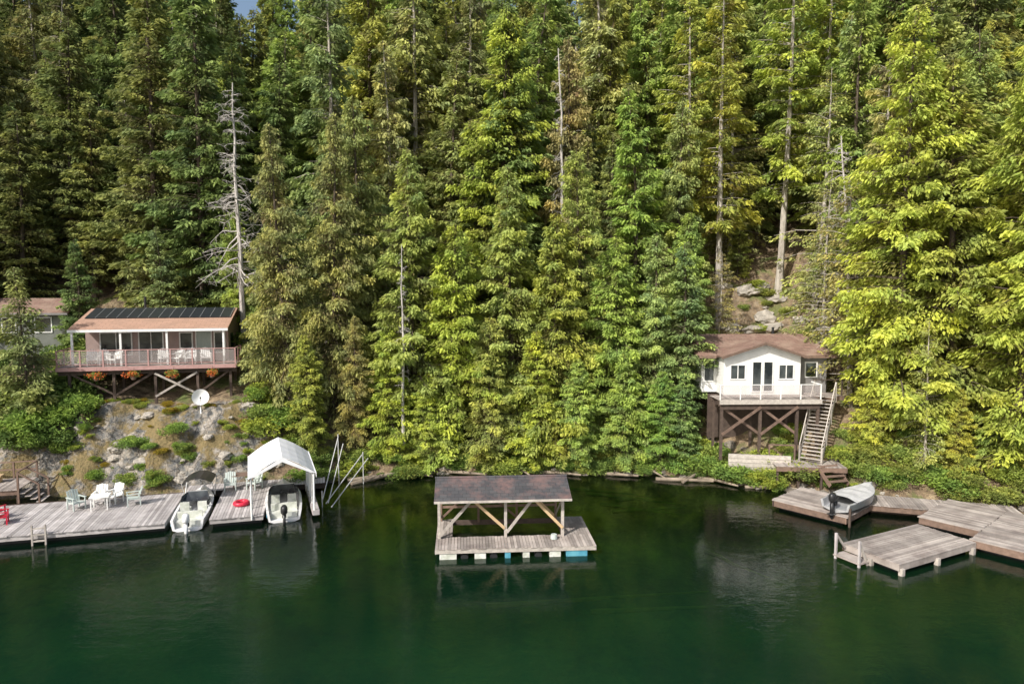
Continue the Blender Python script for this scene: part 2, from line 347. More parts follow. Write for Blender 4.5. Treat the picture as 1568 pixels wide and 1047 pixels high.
TM={
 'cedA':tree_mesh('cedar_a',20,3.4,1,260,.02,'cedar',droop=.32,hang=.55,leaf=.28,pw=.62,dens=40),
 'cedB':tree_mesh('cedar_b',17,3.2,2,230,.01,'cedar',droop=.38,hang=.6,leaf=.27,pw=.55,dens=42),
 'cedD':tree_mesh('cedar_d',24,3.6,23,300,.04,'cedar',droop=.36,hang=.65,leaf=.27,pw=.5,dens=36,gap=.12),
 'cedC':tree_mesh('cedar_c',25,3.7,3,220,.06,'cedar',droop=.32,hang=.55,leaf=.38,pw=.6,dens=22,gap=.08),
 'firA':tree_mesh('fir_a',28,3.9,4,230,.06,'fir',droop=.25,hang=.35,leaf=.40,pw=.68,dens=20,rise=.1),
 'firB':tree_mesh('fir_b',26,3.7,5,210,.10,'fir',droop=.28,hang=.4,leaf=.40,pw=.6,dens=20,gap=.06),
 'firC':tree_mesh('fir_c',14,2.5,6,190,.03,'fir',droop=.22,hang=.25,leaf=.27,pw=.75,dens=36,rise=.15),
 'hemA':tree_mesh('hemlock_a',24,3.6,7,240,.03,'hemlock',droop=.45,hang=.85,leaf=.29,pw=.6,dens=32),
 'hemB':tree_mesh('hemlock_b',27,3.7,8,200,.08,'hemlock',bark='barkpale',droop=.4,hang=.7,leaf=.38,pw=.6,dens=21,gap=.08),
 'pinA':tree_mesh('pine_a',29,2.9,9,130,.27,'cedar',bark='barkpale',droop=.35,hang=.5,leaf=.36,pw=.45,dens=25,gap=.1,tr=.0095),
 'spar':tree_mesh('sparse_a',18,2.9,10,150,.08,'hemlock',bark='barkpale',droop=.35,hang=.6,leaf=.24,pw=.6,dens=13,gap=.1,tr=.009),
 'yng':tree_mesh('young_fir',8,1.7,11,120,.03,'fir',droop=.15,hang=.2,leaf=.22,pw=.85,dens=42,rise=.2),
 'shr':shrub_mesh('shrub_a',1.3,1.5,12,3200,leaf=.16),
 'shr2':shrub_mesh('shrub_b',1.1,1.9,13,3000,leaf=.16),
 'snag':snag_mesh('snag_a',18,14,110,True,.3,3.3,.012),
 'snag2':snag_mesh('snag_b',18,15,60,False,.35),
 'snag3':snag_mesh('snag_c',16,19,120,False,.15,2.2,.008),
}
NM={'cedA':'cedar_tree','cedB':'cedar_tree','cedC':'cedar_tree','cedD':'cedar_tree','firA':'fir_tree','firB':'fir_tree','firC':'fir_tree','hemA':'hemlock_tree','hemB':'hemlock_tree','pinA':'tall_conifer_tree','spar':'sparse_hemlock_tree','yng':'young_fir_tree','shr':'shrub','shr2':'shrub','snag':'dead_tree','snag2':'dead_tree','snag3':'dead_tree'}
def tree(k,x,y,H,col=(1,1,1),parent=None,wide=1.0,dz=0):
    me=TM[k]; o=bpy.data.objects.new(NM[k],me); COL.objects.link(o)
    s=H/me['H']; o.scale=(s*wide,s*wide,s); o.rotation_euler=(random.uniform(-.035,.035),random.uniform(-.035,.035),random.uniform(0,6.28))
    o.location=(x,y,terr(x,y)-.15+dz); o.color=(*col,1)
    if parent: o.parent=parent
    return o
Y_=(1.08,1.03,.85); YY=(1.15,1.1,.82); DK=(.6,.7,.75); OL=(.92,.88,.82); BR=(.93,.85,.82); GR=(.82,.97,.88); W=(.97,1,.98)
near=[
 ('cedA',-6.4,46.2,19,W,1.05),('hemA',-10.4,48.5,21,OL,1),('cedB',-4.0,45.6,15,Y_,1.1),('cedA',.4,46.4,18.5,W,1.05),('cedB',2.9,45.4,16,Y_,1.05),
 ('cedD',5.0,46.8,19,W,1.05),('cedB',6.8,45.6,14,GR,1.05),('hemA',9.6,45.6,14,GR,1.15),('firC',11.0,45.4,13,GR,1.1),
 ('cedB',-7.9,44.5,8.5,YY,1.2),('cedB',-1.4,44.4,9.5,W,1.2),('cedA',1.6,44.4,9,YY,1.3),('cedB',7.2,44.0,7.5,W,1.2),('cedB',9.6,43.6,6.5,GR,1.3),('firC',11.0,43.4,6.5,GR,1.2),('cedB',-5.6,44.1,6,Y_,1.4),('cedB',4.4,44.1,7,W,1.3),
 ('cedD',-.8,54,26,YY,1.1),('hemB',-8.0,57,31,Y_,1),('hemA',4.6,55,24,BR,.9),('cedC',8.8,52,21,GR,1),
 ('hemA',-14.6,44.6,19,OL,.95),('hemA',-12.0,45.6,20,BR,.95),('hemA',-16.6,46.3,15,Y_,.8),('cedB',-12.9,42.9,7.5,OL,1.1),('hemA',-10.4,44.3,9,OL,1.0),
 ('yng',-29.2,40.8,9.0,W,1),('yng',-32.5,40.5,7.5,DK,1.1),('firC',-25.8,50.6,10,W,1.1),('firC',-31.5,49.5,9,DK,1.1),('cedB',-20.5,51.5,10,W,1),
 ('cedD',24.1,42.0,25,YY,1.1),('cedA',26.4,40.6,22,Y_,1.15),('cedD',28.2,37.8,24,Y_,1.05),('spar',22.2,44.3,15,BR,1.1),('hemB',24.2,46.5,22,OL,.9),('cedD',29.6,43.5,22,W,1.1),('cedD',31,40,24,Y_,1.1),
 ('cedB',22.3,41.3,6.5,YY,1.2),('cedB',25.4,38.4,5.0,YY,1.1),('cedB',28.5,38.5,9,W,1.1),('spar',24.0,39.0,9,Y_,1.1),
 ('pinA',16.3,54.0,28,YY,1),('pinA',21.6,55.5,30,YY,1),('pinA',24.9,56,27,Y_,1),('spar',19.0,60,20,OL,1.1),('pinA',14.0,56,26,Y_,1),('hemB',18.9,62,26,Y_,1.1),('spar',23.2,52.5,18,Y_,1.2),
 ('spar',21.8,47.5,14,OL,1.1),('cedB',12.6,50.2,12,W,1),('hemA',12.6,53.5,19,OL,1),('cedB',15.0,58,9,W,1.1),('spar',15.2,50.5,8,OL,1.2),('yng',18.9,57.5,5,Y_,1.2),
 ('snag',-19.4,49.6,19.5,W,.9),('snag2',-7.1,44.0,14,W,.7),('snag2',4.5,53.0,24,W,.7),('snag3',22.6,45.2,17,W,1.0)
]
for k,x,y,H,c,w in near:
    c=tuple(v*random.uniform(.92,1.08) for v in c); tree(k,x,y,H,c,wide=w)
forest=empty('background_forest')
y=49.5; cnt=0
while y<98:
    stp=4.0 if y<75 else 5.0
    x=-(y*.84+8)
    while x<y*.84+8:
        px=x+random.uniform(-1.5,1.5); py=y+random.uniform(-1.6,1.6); x+=stp*random.uniform(.8,1.25)
        if -33<px<-17 and py<53: continue
        if -40<px<-31 and py<54.5: continue
        if 11<px<25.5 and py<61: continue
        if -17<px<11 and py<50.5: continue
        left=px/py<-.42
        if left: k=random.choice(['firA','firA','firB','hemB','firC','firB'])
        elif px/py>.15: k=random.choice(['cedC','hemB','cedC','pinA','firB','cedC','firA'])
        else: k=random.choice(['firA','firB','hemB','cedC','firA','hemB','cedC'])
        H=TM[k]['H']*random.uniform(.62,1.12)
        f=random.uniform(.7,1.15); hue=random.uniform(-.14,.12)
        col=(f*(1+hue),f,f*.95)
        if left: col=tuple(v*.85 for v in col)  # shade over the far-left trees is put into their tint
        if random.random()<.05: col=(1.0,.85,.75)
        tree(k,px,py,H,col,forest,wide=random.uniform(.85,1.25)); cnt+=1
        if random.random()<.02: tree('snag3',px+2,py-1.5,random.uniform(14,20),W,forest,wide=.8)
    y+=stp
print('forest',cnt)
under=empty('shoreline_undergrowth')
def strip(n,xa,xb,da,db,sa=.35,sb=.9,cols=(W,)):
    for i in range(n):
        x=random.uniform(xa,xb); y=shore(x)+random.uniform(da,db)
        tree(random.choice(['shr','shr2']),x,y,random.uniform(sa,sb)*1.6,random.choice(cols),under,wide=random.uniform(1,1.6))
strip(150,-13,12,-.1,1.8,.12,.65,(W,GR,YY,DK,BR)); strip(46,11,16,.0,2.4,.25,.8,(GR,W,YY)); strip(70,17,31,.1,4,.3,.8,(W,YY,GR,BR))
strip(22,-35,-27,1.5,5,.5,1.1,(GR,DK,W)); strip(14,-16.8,-13.5,2.0,5,.5,.9,(W,YY,GR)); strip(34,-27,-15,3.4,5.0,.12,.30,(YY,OL,(1.2,.75,.5)))
strip(44,-27,-15,.4,3.4,.10,.30,(YY,OL,W,GR,(1.2,.75,.5))); strip(10,-26,-19,.3,2.2,.3,.5,(W,GR)); strip(36,-14,11,3,9,.5,1.1,(GR,W)); strip(40,12,26,10.5,20,.2,.5,(YY,OL,BR,W))
strip(30,-45,-28,5,14,.6,1.3,(DK,W)); strip(20,-26,-15,11,17,.6,1.3,(DK,W)); strip(14,-29.5,-26,.8,3.5,.5,1.0,(DK,GR))

# ------------------------------------------------------------ rocks & logs
def rockmesh(seed,k):
    import bmesh
    bm=bmesh.new(); bmesh.ops.create_icosphere(bm,subdivisions=3,radius=1)
    for v in bm.verts:
        p=v.co.normalized(); r=1+.35*noise.noise(p*1.4+Vector((seed*7,0,0)))+.2*noise.noise(p*3.5+Vector((0,seed*5,0)))
        v.co=p*r; v.co.z*=.65
    me=bpy.data.meshes.new('boulder_mesh'); bm.to_mesh(me); me.materials.append(M[k]); bm.free(); return me
M['rockm']=mat('boulder_rock',(.24,.21,.17),(.10,.09,.075),2.2,.95,.6)
M['rockl']=mat('pale_boulder_rock',(.46,.42,.36),(.24,.22,.19),1.6,.95,.7)
RM=[rockmesh(i,'rockm') for i in range(4)]; RL=[rockmesh(i+5,'rockl') for i in range(4)]
rocks=empty('shore_rocks')
def rock(x,y,s,ms=RM):
    o=bpy.data.objects.new('rock',random.choice(ms)); COL.objects.link(o); o.parent=rocks
    o.location=(x,y,terr(x,y)-.05*s); o.scale=(s*random.uniform(.8,1.5),s,s*random.uniform(.6,1.1)); o.rotation_euler=(random.uniform(-.3,.3),random.uniform(-.3,.3),random.uniform(0,6))
for i in range(120):
    x=random.uniform(-13,32); rock(x,shore(x)+random.uniform(-.3,.5),random.choice([.1,.15,.22,.3]),random.choice([RM,RM,RL]))
for i in range(34):
    x=random.uniform(-27,-14); rock(x,shore(x)+random.uniform(-.1,4.0),random.choice([.15,.25,.4]),RL)
for i in range(22):
    x=random.uniform(16,23); rock(x,random.uniform(50.5,57),random.choice([.3,.5,.8]),RL)
for i in range(25):
    x=random.uniform(12,22); rock(x,shore(x)+random.uniform(.8,3),random.choice([.2,.3,.45]))
logs=empty('driftwood_logs')
mb=MB(); rl=random.Random(5)
for (x0,y0,x1,y1,r) in [(-9.8,40.8,-7.0,42.9,.16),(-10.2,41.6,-7.6,42.5,.12),(9,41.9,12.4,41.2,.13),(11.4,42.2,13.6,40.2,.1),(5,43.3,8.0,42.4,.12),(-4.6,43.6,-1.6,42.7,.12),(1.6,43.5,4.4,42.6,.11),(14,40.2,17,39.6,.1),(10.5,41.2,12,42.5,.1),(-6.6,42.9,-5.0,42.3,.10),(0,43.8,1.2,42.4,.08),(8.2,43.6,9.6,41.9,.08)]:
    z1=max(.12,terr(x1,y1)+.1); xm,ym=(x0+x1)/2+rl.uniform(-.15,.15),(y0+y1)/2+rl.uniform(-.15,.15); z0=max(.05,terr(x0,y0)+.08)
    mb.cyl((x0,y0,z0),(xm,ym,(z0+z1)/2+.05),r,r*.85,'log',8); mb.cyl((xm,ym,(z0+z1)/2+.05),(x1,y1,z1),r*.85,r*.5,'log',8)
    mb.cyl((xm,ym,(z0+z1)/2),(xm+rl.uniform(-.4,.4),ym-.3,(z0+z1)/2+.4),r*.3,r*.1,'log',5)
mb.obj('logs',logs)
mb=MB(); random.seed(3)
for (x0,y0,x1,y1) in [(-5.9,34,-4.9,29.5),(-1,25.5,8,27.2),(3,25.0,9.5,26.0),(5,37.9,9.5,36.6),(6,38.6,8.6,39.8),(4.4,39.9,9.4,38.6),(-8.5,37,-6,39.0),(9,31,11,28.5),(3,41,8,40.2),(5.5,36.6,9.8,37.9)]:
    z=-.26
    for j in range(4):
        t0,t1=j/4,(j+1)/4; c0=(x0+(x1-x0)*t0+.1*math.sin(j*2.1),y0+(y1-y0)*t0,z-.05*j); c1=(x0+(x1-x0)*t1+.1*math.sin((j+1)*2.1),y0+(y1-y0)*t1,z-.05*(j+1))
        mb.cyl(c0,c1,.11-.02*j,.09-.02*j,'sunk',6)
mb.obj('sunken_logs')

# ------------------------------------------------------------ furniture
def chair(col,loc,rz,par=None,name='deck_chair'):
    mb=MB(); w=.29
    mb.slab([(-w,-.28,.42),(w,-.28,.42),(w,.22,.36),(-w,.22,.36)],.04,col)
    for i in range(5):
        a=-w+.02+i*.115; mb.beam((a+.04,.2,.38),(a+.05,.42,1.0-abs(i-2)*.03),.09,.02,col)
    for sx in (-w,w):
        mb.beam((sx,-.3,0),(sx,-.3,.62),.05,.06,col); mb.beam((sx,.3,0),(sx,.26,.6),.05,.06,col); mb.box(sx-.05,sx+.05,-.36,.34,.62,.65,col)
    mb.beam((-w,-.3,.38),(w,-.3,.38),.03,.07,col)
    o=mb.obj(name,par); place(o,loc,rz); return o
def table(col,loc,rz,par=None,name='patio_table',w=.6):
    mb=MB(); mb.box(-w,w,-.4,.4,.68,.72,col)
    for sx in(-1,1):
        for sy in(-1,1): mb.beam((sx*(w-.08),sy*.32,0),(sx*(w-.08),sy*.32,.68),.05,.05,col)
    o=mb.obj(name,par); place(o,loc,rz); return o

# ------------------------------------------------------------ left dock
DL=(-17.0,32.6); ra=math.radians(15.5); ex=(math.cos(ra),math.sin(ra)); ey=(-ex[1],ex[0])
def dl(x,y,z=0): return (DL[0]+x*ex[0]+y*ey[0],DL[1]+x*ex[1]+y*ey[1],z)
e=empty('left_wooden_dock',(DL[0],DL[1],0),15.5)
mb=MB(); mb.planks(-16,0,0,5.2,.50,'plank',.15); mb.planks(2.0,4.55,0,5.2,.50,'plank',.15); mb.planks(0,7.6,5.25,6.6,.50,'plank',.15); mb.obj('deck_boards',e)
mb=MB()
for a,b in((-16,-.02),(2.02,4.53)):
    mb.box(a,b,.06,.14,.24,.455,'plank'); mb.box(a,b,2.4,2.6,.2,.45,'wood_dark'); mb.box(a,b,5.0,5.15,.2,.455,'wood_dark'); mb.box(a+.1,b-.1,.4,4.8,-.25,.2,'black')
mb.box(-.1,-.02,.2,5,.24,.455,'plank'); mb.box(2.02,2.1,.2,5,.24,.455,'plank'); mb.box(4.45,4.53,.2,5,.24,.455,'plank'); mb.box(0,7.6,5.4,6.5,.1,.45,'wood_dark'); mb.box(-16,-.1,5.2,5.4,-.1,.49,'wood_dark')
mb.obj('frame',e)
mb=MB()
for sx in(-5.6,-5.05): mb.beam((sx,-.12,-.7),(sx,-.12,.95),.07,.09,'wood_grey')
for z in(-.1,.2,.5,.8): mb.box(-5.56,-5.09,-.16,-.08,z-.03,z+.03,'wood_grey')
place(mb.obj('dock_ladder'),dl(0,0),15.5)
chair('greenpl',dl(-4.9,3.6,.5),60); chair('white',dl(-3.95,4.2,.5),15); chair('white',dl(-3.3,4.3,.5),-10); chair('greenpl',dl(-2.2,3.6,.5),-60)
table('white',dl(-3.7,3.3,.5),20,w=.45)
chair('red',dl(-7.7,2.0,.5),120,name='red_deck_chair'); chair('red',dl(-8.3,3.0,.5),160,name='red_deck_chair')
chair('greenpl',dl(2.4,5.0,.5),20); chair('greenpl',dl(3.7,5.0,.5),-20); table('wood_brown',dl(3.05,5.7,.5),15)
bpy.ops.mesh.primitive_torus_add(major_radius=.32,minor_radius=.11,location=dl(3.3,2.0,.62)); t=bpy.context.object; t.name='red_swim_ring'; t.data.materials.append(M['red'])
for p in t.data.polygons:p.use_smooth=True
# boats
def hull(L_,Wd,Hh,k='gel',n=12):
    mb=MB(); rings=[]
    for i in range(n+1):
        s=i/n; w=Wd/2*(1-max(0,(s-.45)/.55)**2.2)+.03; w*=.92+.08*min(1,s*4); hh=Hh*(1+.28*s*s); kz=.0+.55*Hh*max(0,(s-.6)/.4)**2
        y=s*L_
        rings.append([(-w,y,hh),(-w*.88,y,Hh*.35+kz*.6),(0,y,kz),(w*.88,y,Hh*.35+kz*.6),(w,y,hh),(max(.02,w-.12),y,hh+.02),(max(.01,w-.2),y,max(Hh*.42,kz+.1)),(-max(.01,w-.2),y,max(Hh*.42,kz+.1)),(-max(.02,w-.12),y,hh+.02)])
    v=[p for r in rings for p in r]; f=[]
    for i in range(n):
        for j in range(9): f.append((i*9+j,i*9+(j+1)%9,(i+1)*9+(j+1)%9,(i+1)*9+j))
    f.append(tuple(range(9))); f.append(tuple(range(n*9,n*9+9))[::-1]); mb.mesh(v,f,k)
    return mb
def outboard(e,x,y,z,k='gel'):
    mb=MB()
    prof=[(0,.13,.17),(.06,.17,.23),(.22,.18,.25),(.36,.16,.22),(.44,.10,.14)]
    v=[];n=10
    for z_,a,b in prof:
        for i in range(n):
            t=2*math.pi*i/n; v.append((a*math.cos(t),-.25+b*math.sin(t),.35+z_))
    f=[(j*n+i,j*n+(i+1)%n,(j+1)*n+(i+1)%n,(j+1)*n+i) for j in range(4) for i in range(n)]+[tuple(range(4*n,5*n)),tuple(range(n))[::-1]]
    mb.mesh(v,f,k); mb.box(-.07,.07,-.36,-.14,-.45,.35,k); mb.box(-.16,.16,-.5,-.12,-.3,-.27,'black'); mb.box(-.1,.1,-.14,.08,.1,.32,'black'); mb.cyl((0,-.3,-.5),(0,-.05,-.5),.06,.04,'black')
    o=mb.obj('outboard_motor',e,True); o.location=(x,y,z)
def boat(name,loc,rz,L_=5.4,Wd=1.9,motor='gel',canopy=None):
    e=empty(name,loc,rz); hull(L_,Wd,.75).obj('hull',e,False)
    mb=MB(); mb.box(-Wd*.36,Wd*.36,.25,.75,.32,.62,'foam'); mb.box(-Wd*.36,Wd*.36,.75,.87,.6,.95,'foam')
    for sx in(-.42,.42): mb.box(sx-.22,sx+.22,1.9,2.4,.35,.72,'foam'); mb.box(sx-.22,sx+.22,1.8,1.92,.6,1.1,'foam')
    mb.obj('seats',e)
    mb=MB(); mb.mesh([(-Wd*.42,2.9,.85),(-Wd*.30,3.15,1.3),(Wd*.30,3.15,1.3),(Wd*.42,2.9,.85)],[(0,1,2,3)],'glass')
    mb.mesh([(-Wd*.45,2.2,.85),(-Wd*.42,2.5,1.25),(-Wd*.30,3.15,1.3),(-Wd*.42,2.9,.85)],[(0,1,2,3)],'glass'); mb.mesh([(Wd*.45,2.2,.85),(Wd*.42,2.5,1.25),(Wd*.30,3.15,1.3),(Wd*.42,2.9,.85)],[(0,1,2,3)],'glass')
    mb.beam((-Wd*.30,3.15,1.31),(Wd*.30,3.15,1.31),.04,.04,'alu'); mb.obj('windshield',e)
    mb=MB()
    for i in range(8):
        a=2.95+i*(L_-3.1)/8; b=2.95+(i+1)*(L_-3.1)/8; f=lambda y:(Wd/2*(1-max(0,(y/L_-.45)/.55)**2.2))*.93; zz=lambda y:.79*(1+.26*(y/L_)**2)
        mb.mesh([(-f(a),a,zz(a)),(0,a,zz(a)+.1),(f(a),a,zz(a)),(-f(b),b,zz(b)),(0,b,zz(b)+.1),(f(b),b,zz(b))],[(0,1,4,3),(1,2,5,4)],'gel')
    mb.obj('foredeck',e); mb=MB(); mb.cyl((.42,2.6,.95),(.42,2.55,1.0),.17,.17,'black',10); mb.obj('steering_wheel',e)
    mb=MB(); mb.beam((-Wd*.47,.1,.5),(-Wd*.50,3,.55),.03,.09,'blue'); mb.obj('stripe',e)
    if canopy:
        mb=MB(); w=Wd*.47
        for j in range(5):
            t0,t1=j/5,(j+1)/5; zf=lambda t:1.75+.28*math.sin(t*math.pi)
            xa,xb=-w+2*w*t0,-w+2*w*t1
            mb.slab([(xa,3.0,zf(t0)),(xb,3.0,zf(t1)),(xb,4.7,zf(t1)),(xa,4.7,zf(t0))],.03,canopy)
        for sx in(-w,w):
            for y0 in(3.0,4.7): mb.cyl((sx,3.8,.85),(sx,y0,1.76),.02,.02,'alu',5)
        mb.obj('bimini_top',e)
    outboard(e,0,0,.35,motor); return e
boat('motorboat',dl(1.0,.0,-.18),15.5,5.4,1.6,'gel','black')
boat('motorboat',dl(5.55,.1,-.18),19,5.4,1.8,'black')
# white canopy shelter
e=empty('white_boat_canopy',dl(4.0,.0,.4),21)
mb=MB(); Wd=3.05; Ln=4.9; he=2.1; hp=3.0
n=4
for side in(0,1):
    for i in range(n):
        a,b=i/n,(i+1)/n
        def pt(s):
            x=(s*Wd/2-.12*(1-s)) if side==0 else Wd-(s*Wd/2-.12*(1-s)); z=he+(hp-he)*(s+.10*math.sin(s*math.pi))-.08*(1-s); return x,z
        (xa,za),(xb,zb)=pt(a),pt(b)
        for j in range(8):
            y0=-.1+(Ln+.1)*j/8; y1=-.1+(Ln+.1)*(j+1)/8; q=lambda yy:-.03*abs(math.sin((yy+.1)/(Ln+.1)*math.pi*4))
            mb.slab([(xa,y0,za+q(y0)),(xb,y0,zb+q(y0)),(xb,y1,zb+q(y1)),(xa,y1,za+q(y1))],.02,'fabric')
mb.box(-.14,-.12,-.1,Ln,he-.38,he-.06,'fabric'); mb.box(Wd+.12,Wd+.14,-.1,Ln,he-.3,he-.06,'fabric')
mb.mesh([(-.12,-.1,he-.05),(Wd/2,-.1,hp),(Wd+.12,-.1,he-.05),(Wd-.15,-.1,he-.02),(Wd/2,-.1,hp-.25),(.15,-.1,he-.02)],[(0,1,4,5),(1,2,3,4)],'fabric')
mb.mesh([(-.12,Ln,he-.08),(Wd/2,Ln,hp),(Wd+.12,Ln,he-.08)],[(0,1,2)],'fabric')
mb.obj('roof_fabric',e,False)
mb=MB()
for y in(0,1.25,2.5,3.75,Ln-.05):
    for x in(0,Wd): mb.cyl((x,y,-.1),(x,y,he-.03),.05,.05,'white')
for x in(0,Wd): mb.cyl((x,0,he-.35),(x,Ln,he-.35),.025,.025,'white')
mb.obj('poles',e)
mb=MB(); mb.box(Wd-.1,Wd+.25,-.1,5.2,-.2,.05,'plank'); mb.obj('finger_dock',e)
mb=MB()
for a,b in(((-10.4,36.7,.4),(-10.6,41,2.9)),((-10.1,36.7,.2),(-10.3,41,2.5)),((-10.2,36.6,.2),(-9.1,41,1.9)),((-9.9,36.6,.0),(-8.8,41,1.6)),((-10.6,41,.0),(-10.6,41,3.1)),((-9.1,41,-.2),(-9.1,41,2.0)),((-10.4,36.6,-.5),(-10.4,36.6,.9))): mb.cyl(a,b,.03,.03,'rope',6)
mb.obj('boat_rail_frame')

# low wooden platform far left
e=empty('wooden_platform',dl(-12.8,5.5,0),15.5)
mb=MB(); mb.planks(0,4.6,0,2.6,1.25,'plankold',.14); mb.box(.05,4.55,.05,.12,.95,1.2,'wood_brown')
for x in(.1,1.6,3.1,4.5):
    mb.box(x-.06,x+.06,.13,.25,-.5,1.2,'wood_dark')
mb.obj('deck',e); mb=MB()
for x in(0,1.15,2.3,3.45,4.6): mb.beam((x,2.6,1.2),(x,2.6,2.15),.09,.09,'wood_brown')
mb.box(0,4.6,2.55,2.65,2.15,2.2,'wood_brown'); mb.box(0,4.6,2.58,2.62,1.7,1.78,'wood_brown')
mb.beam((4.6,0,.5),(4.6,0,2.15),.09,.09,'wood_brown'); mb.box(4.55,4.65,0,2.54,2.15,2.2,'wood_brown')
mb.beam((4.6,0,2.15),(5.6,-.1,1.5),.06,.09,'wood_brown'); mb.beam((5.6,-.1,.5),(5.6,-.1,1.5),.09,.09,'wood_brown'); mb.beam((4.6,1.2,2.15),(5.6,1.2,1.5),.06,.09,'wood_brown'); mb.beam((5.6,1.2,.5),(5.6,1.2,1.5),.09,.09,'wood_brown')
mb.obj('railing',e); mb=MB()
for i in range(4): mb.box(4.62+i*.26,4.9+i*.26,0,1.15,1.2-.17*(i+1)-.03,1.2-.17*(i+1),'plankold')
mb.box(1.2,3.2,1.6,2.1,1.6,1.66,'wood_new'); mb.box(1.3,1.4,1.65,2.05,1.25,1.6,'wood_new'); mb.box(3.0,3.1,1.65,2.05,1.25,1.6,'wood_new')
mb.obj('steps_and_bench',e)

# ------------------------------------------------------------ floating boathouse
e=empty('floating_boathouse',(-3.4,29.25,0),4)
mb=MB(); mb.planks(0,7.2,0,1.45,.5,'plankold',.14); mb.planks(5.9,7.2,1.47,3.9,.5,'plankold',.14,along='y'); mb.planks(0,.75,1.47,3.9,.5,'plankold',.14,along='y'); mb.obj('deck_boards',e)
mb=MB(); mb.box(0,7.2,.02,.1,.28,.455,'wood_grey'); mb.box(0,7.2,1.38,1.44,.22,.455,'wood_dark'); mb.box(.68,.74,1.45,3.8,.22,.455,'wood_dark'); mb.box(5.91,5.97,1.45,3.8,.22,.455,'wood_dark'); mb.box(7.12,7.19,.11,3.8,.221,.454,'wood_grey'); mb.box(.01,.07,.11,3.8,.221,.454,'wood_grey'); mb.box(0,7.2,3.82,3.9,.22,.455,'wood_dark')
mb.obj('frame',e); mb=MB()
for x,k,w in((.2,'foam',.75),(1.75,'foam',.5),(3.1,'blue',.25),(3.9,'foam',.3),(5.1,'foam',.5),(5.85,'blue',.95)):
    mb.box(x,x+w,.06,1.2,-.2,.26,k)
for x in(1.3,2.6,4.6): mb.cyl((x,.12,.05),(x,1.2,.05),.17,.17,'black',10)
mb.obj('floats',e); mb=MB()
xl,xr,yf,yb,ht=.15,5.85,1.3,3.7,1.95
for x in(xl,3.2,xr): mb.beam((x,yf,.5),(x,yf,2.4),.13,.13,'wood_grey')
for x in(xl,2.0,3.9,xr): mb.beam((x,yb,.4),(x,yb,2.4),.11,.11,'wood_brown')
mb.beam((xl-.1,yf,2.38),(xr+.3,yf,2.38),.1,.16,'wood_grey'); mb.beam((xl-.1,yb,2.38),(xr+.3,yb,2.38),.1,.16,'wood_dark')
mb.beam((xl,yf-.09,.62),(1.65,yf-.09,2.3),.05,.13,'wood_grey'); mb.beam((1.7,yf-.09,2.3),(3.15,yf-.09,.95),.05,.13,'wood_new')
mb.beam((3.25,yf-.09,.75),(4.45,yf-.09,2.3),.05,.13,'wood_grey'); mb.beam((4.5,yf-.09,2.3),(xr,yf-.09,.9),.05,.13,'wood_new')
mb.beam((xl,yb,.6),(1.9,yb,2.3),.05,.1,'wood_brown'); mb.beam((xr,yb,.6),(4.1,yb,2.3),.05,.1,'wood_new'); mb.beam((2,yb,2.3),(3.9,yb,.6),.05,.1,'wood_brown')
for x in(xl,xr): mb.beam((x,yf,2.3),(x,yb,.7),.05,.1,'wood_grey'); mb.beam((x,yf,2.36),(x,yb,2.36),.08,.12,'wood_grey')
mb.beam((xl,yb,1.2),(xr,yb,1.2),.04,.12,'wood_brown'); mb.obj('posts_and_braces',e)
mb=MB(); ym=2.5
mb.slab([(-.05,.75,2.42),(6.2,.75,2.42),(6.2,ym,3.0),(-.05,ym,3.0)],.06,'roof_dark'); mb.slab([(-.05,4.25,2.42),(6.2,4.25,2.42),(6.2,ym+.01,3.0),(-.05,ym+.01,3.0)],.06,'roof_dark')
mb.beam((-.05,.72,2.37),(6.2,.72,2.37),.04,.1,'wood_grey'); mb.cyl((-.07,ym,3.01),(6.22,ym,3.01),.06,.06,'roof_dark',6)
for x in(0,6.14): mb.mesh([(x,.8,2.36),(x,4.2,2.36),(x,ym,2.94)],[(0,1,2)],'wood_brown')
mb.obj('roof',e)
mb=MB(); mb.cyl((5.4,.9,.52),(5.4,.9,.72),.16,.14,'greenpl',10); mb.obj('bucket',e)

# ------------------------------------------------------------ right docks
e=empty('swim_dock',(16.15,27.6,0),27)
mb=MB(); mb.planks(0,5.5,0,2.75,.5,'plankold',.15,along='x'); mb.obj('deck_boards',e)
mb=MB(); mb.box(0,5.5,.02,.1,.2,.455,'plankold'); mb.box(.01,.1,.11,2.6,.2,.454,'plankold'); mb.box(5.4,5.49,.11,2.6,.2,.454,'wood_dark'); mb.box(0,5.5,2.62,2.7,.2,.455,'wood_dark'); mb.box(.3,5.2,.3,2.5,-.2,.2,'black')
for x,y in((.15,.0),(2.6,0),(5.2,0),(0,1.3)): mb.box(x-.09,x+.09,y-.09,y+.09,-.8,.3,'wood_grey')
mb.obj('frame',e); mb=MB(); mb.box(-.75,-.03,1.3,2.6,.12,.18,'plankold'); mb.beam((-.7,1.35,-.5),(-.7,1.35,1.15),.09,.09,'plank'); mb.beam((-.7,2.5,-.5),(-.7,2.5,1.15),.09,.09,'plank'); mb.beam((-.1,1.35,-.1),(-.7,1.35,1.1),.06,.09,'wood_grey'); mb.beam((-.1,2.5,.4),(-.7,2.5,1.1),.06,.09,'wood_grey')
mb.obj('swim_step',e)
e=empty('boat_dock',(16.8,33.4,0),42)
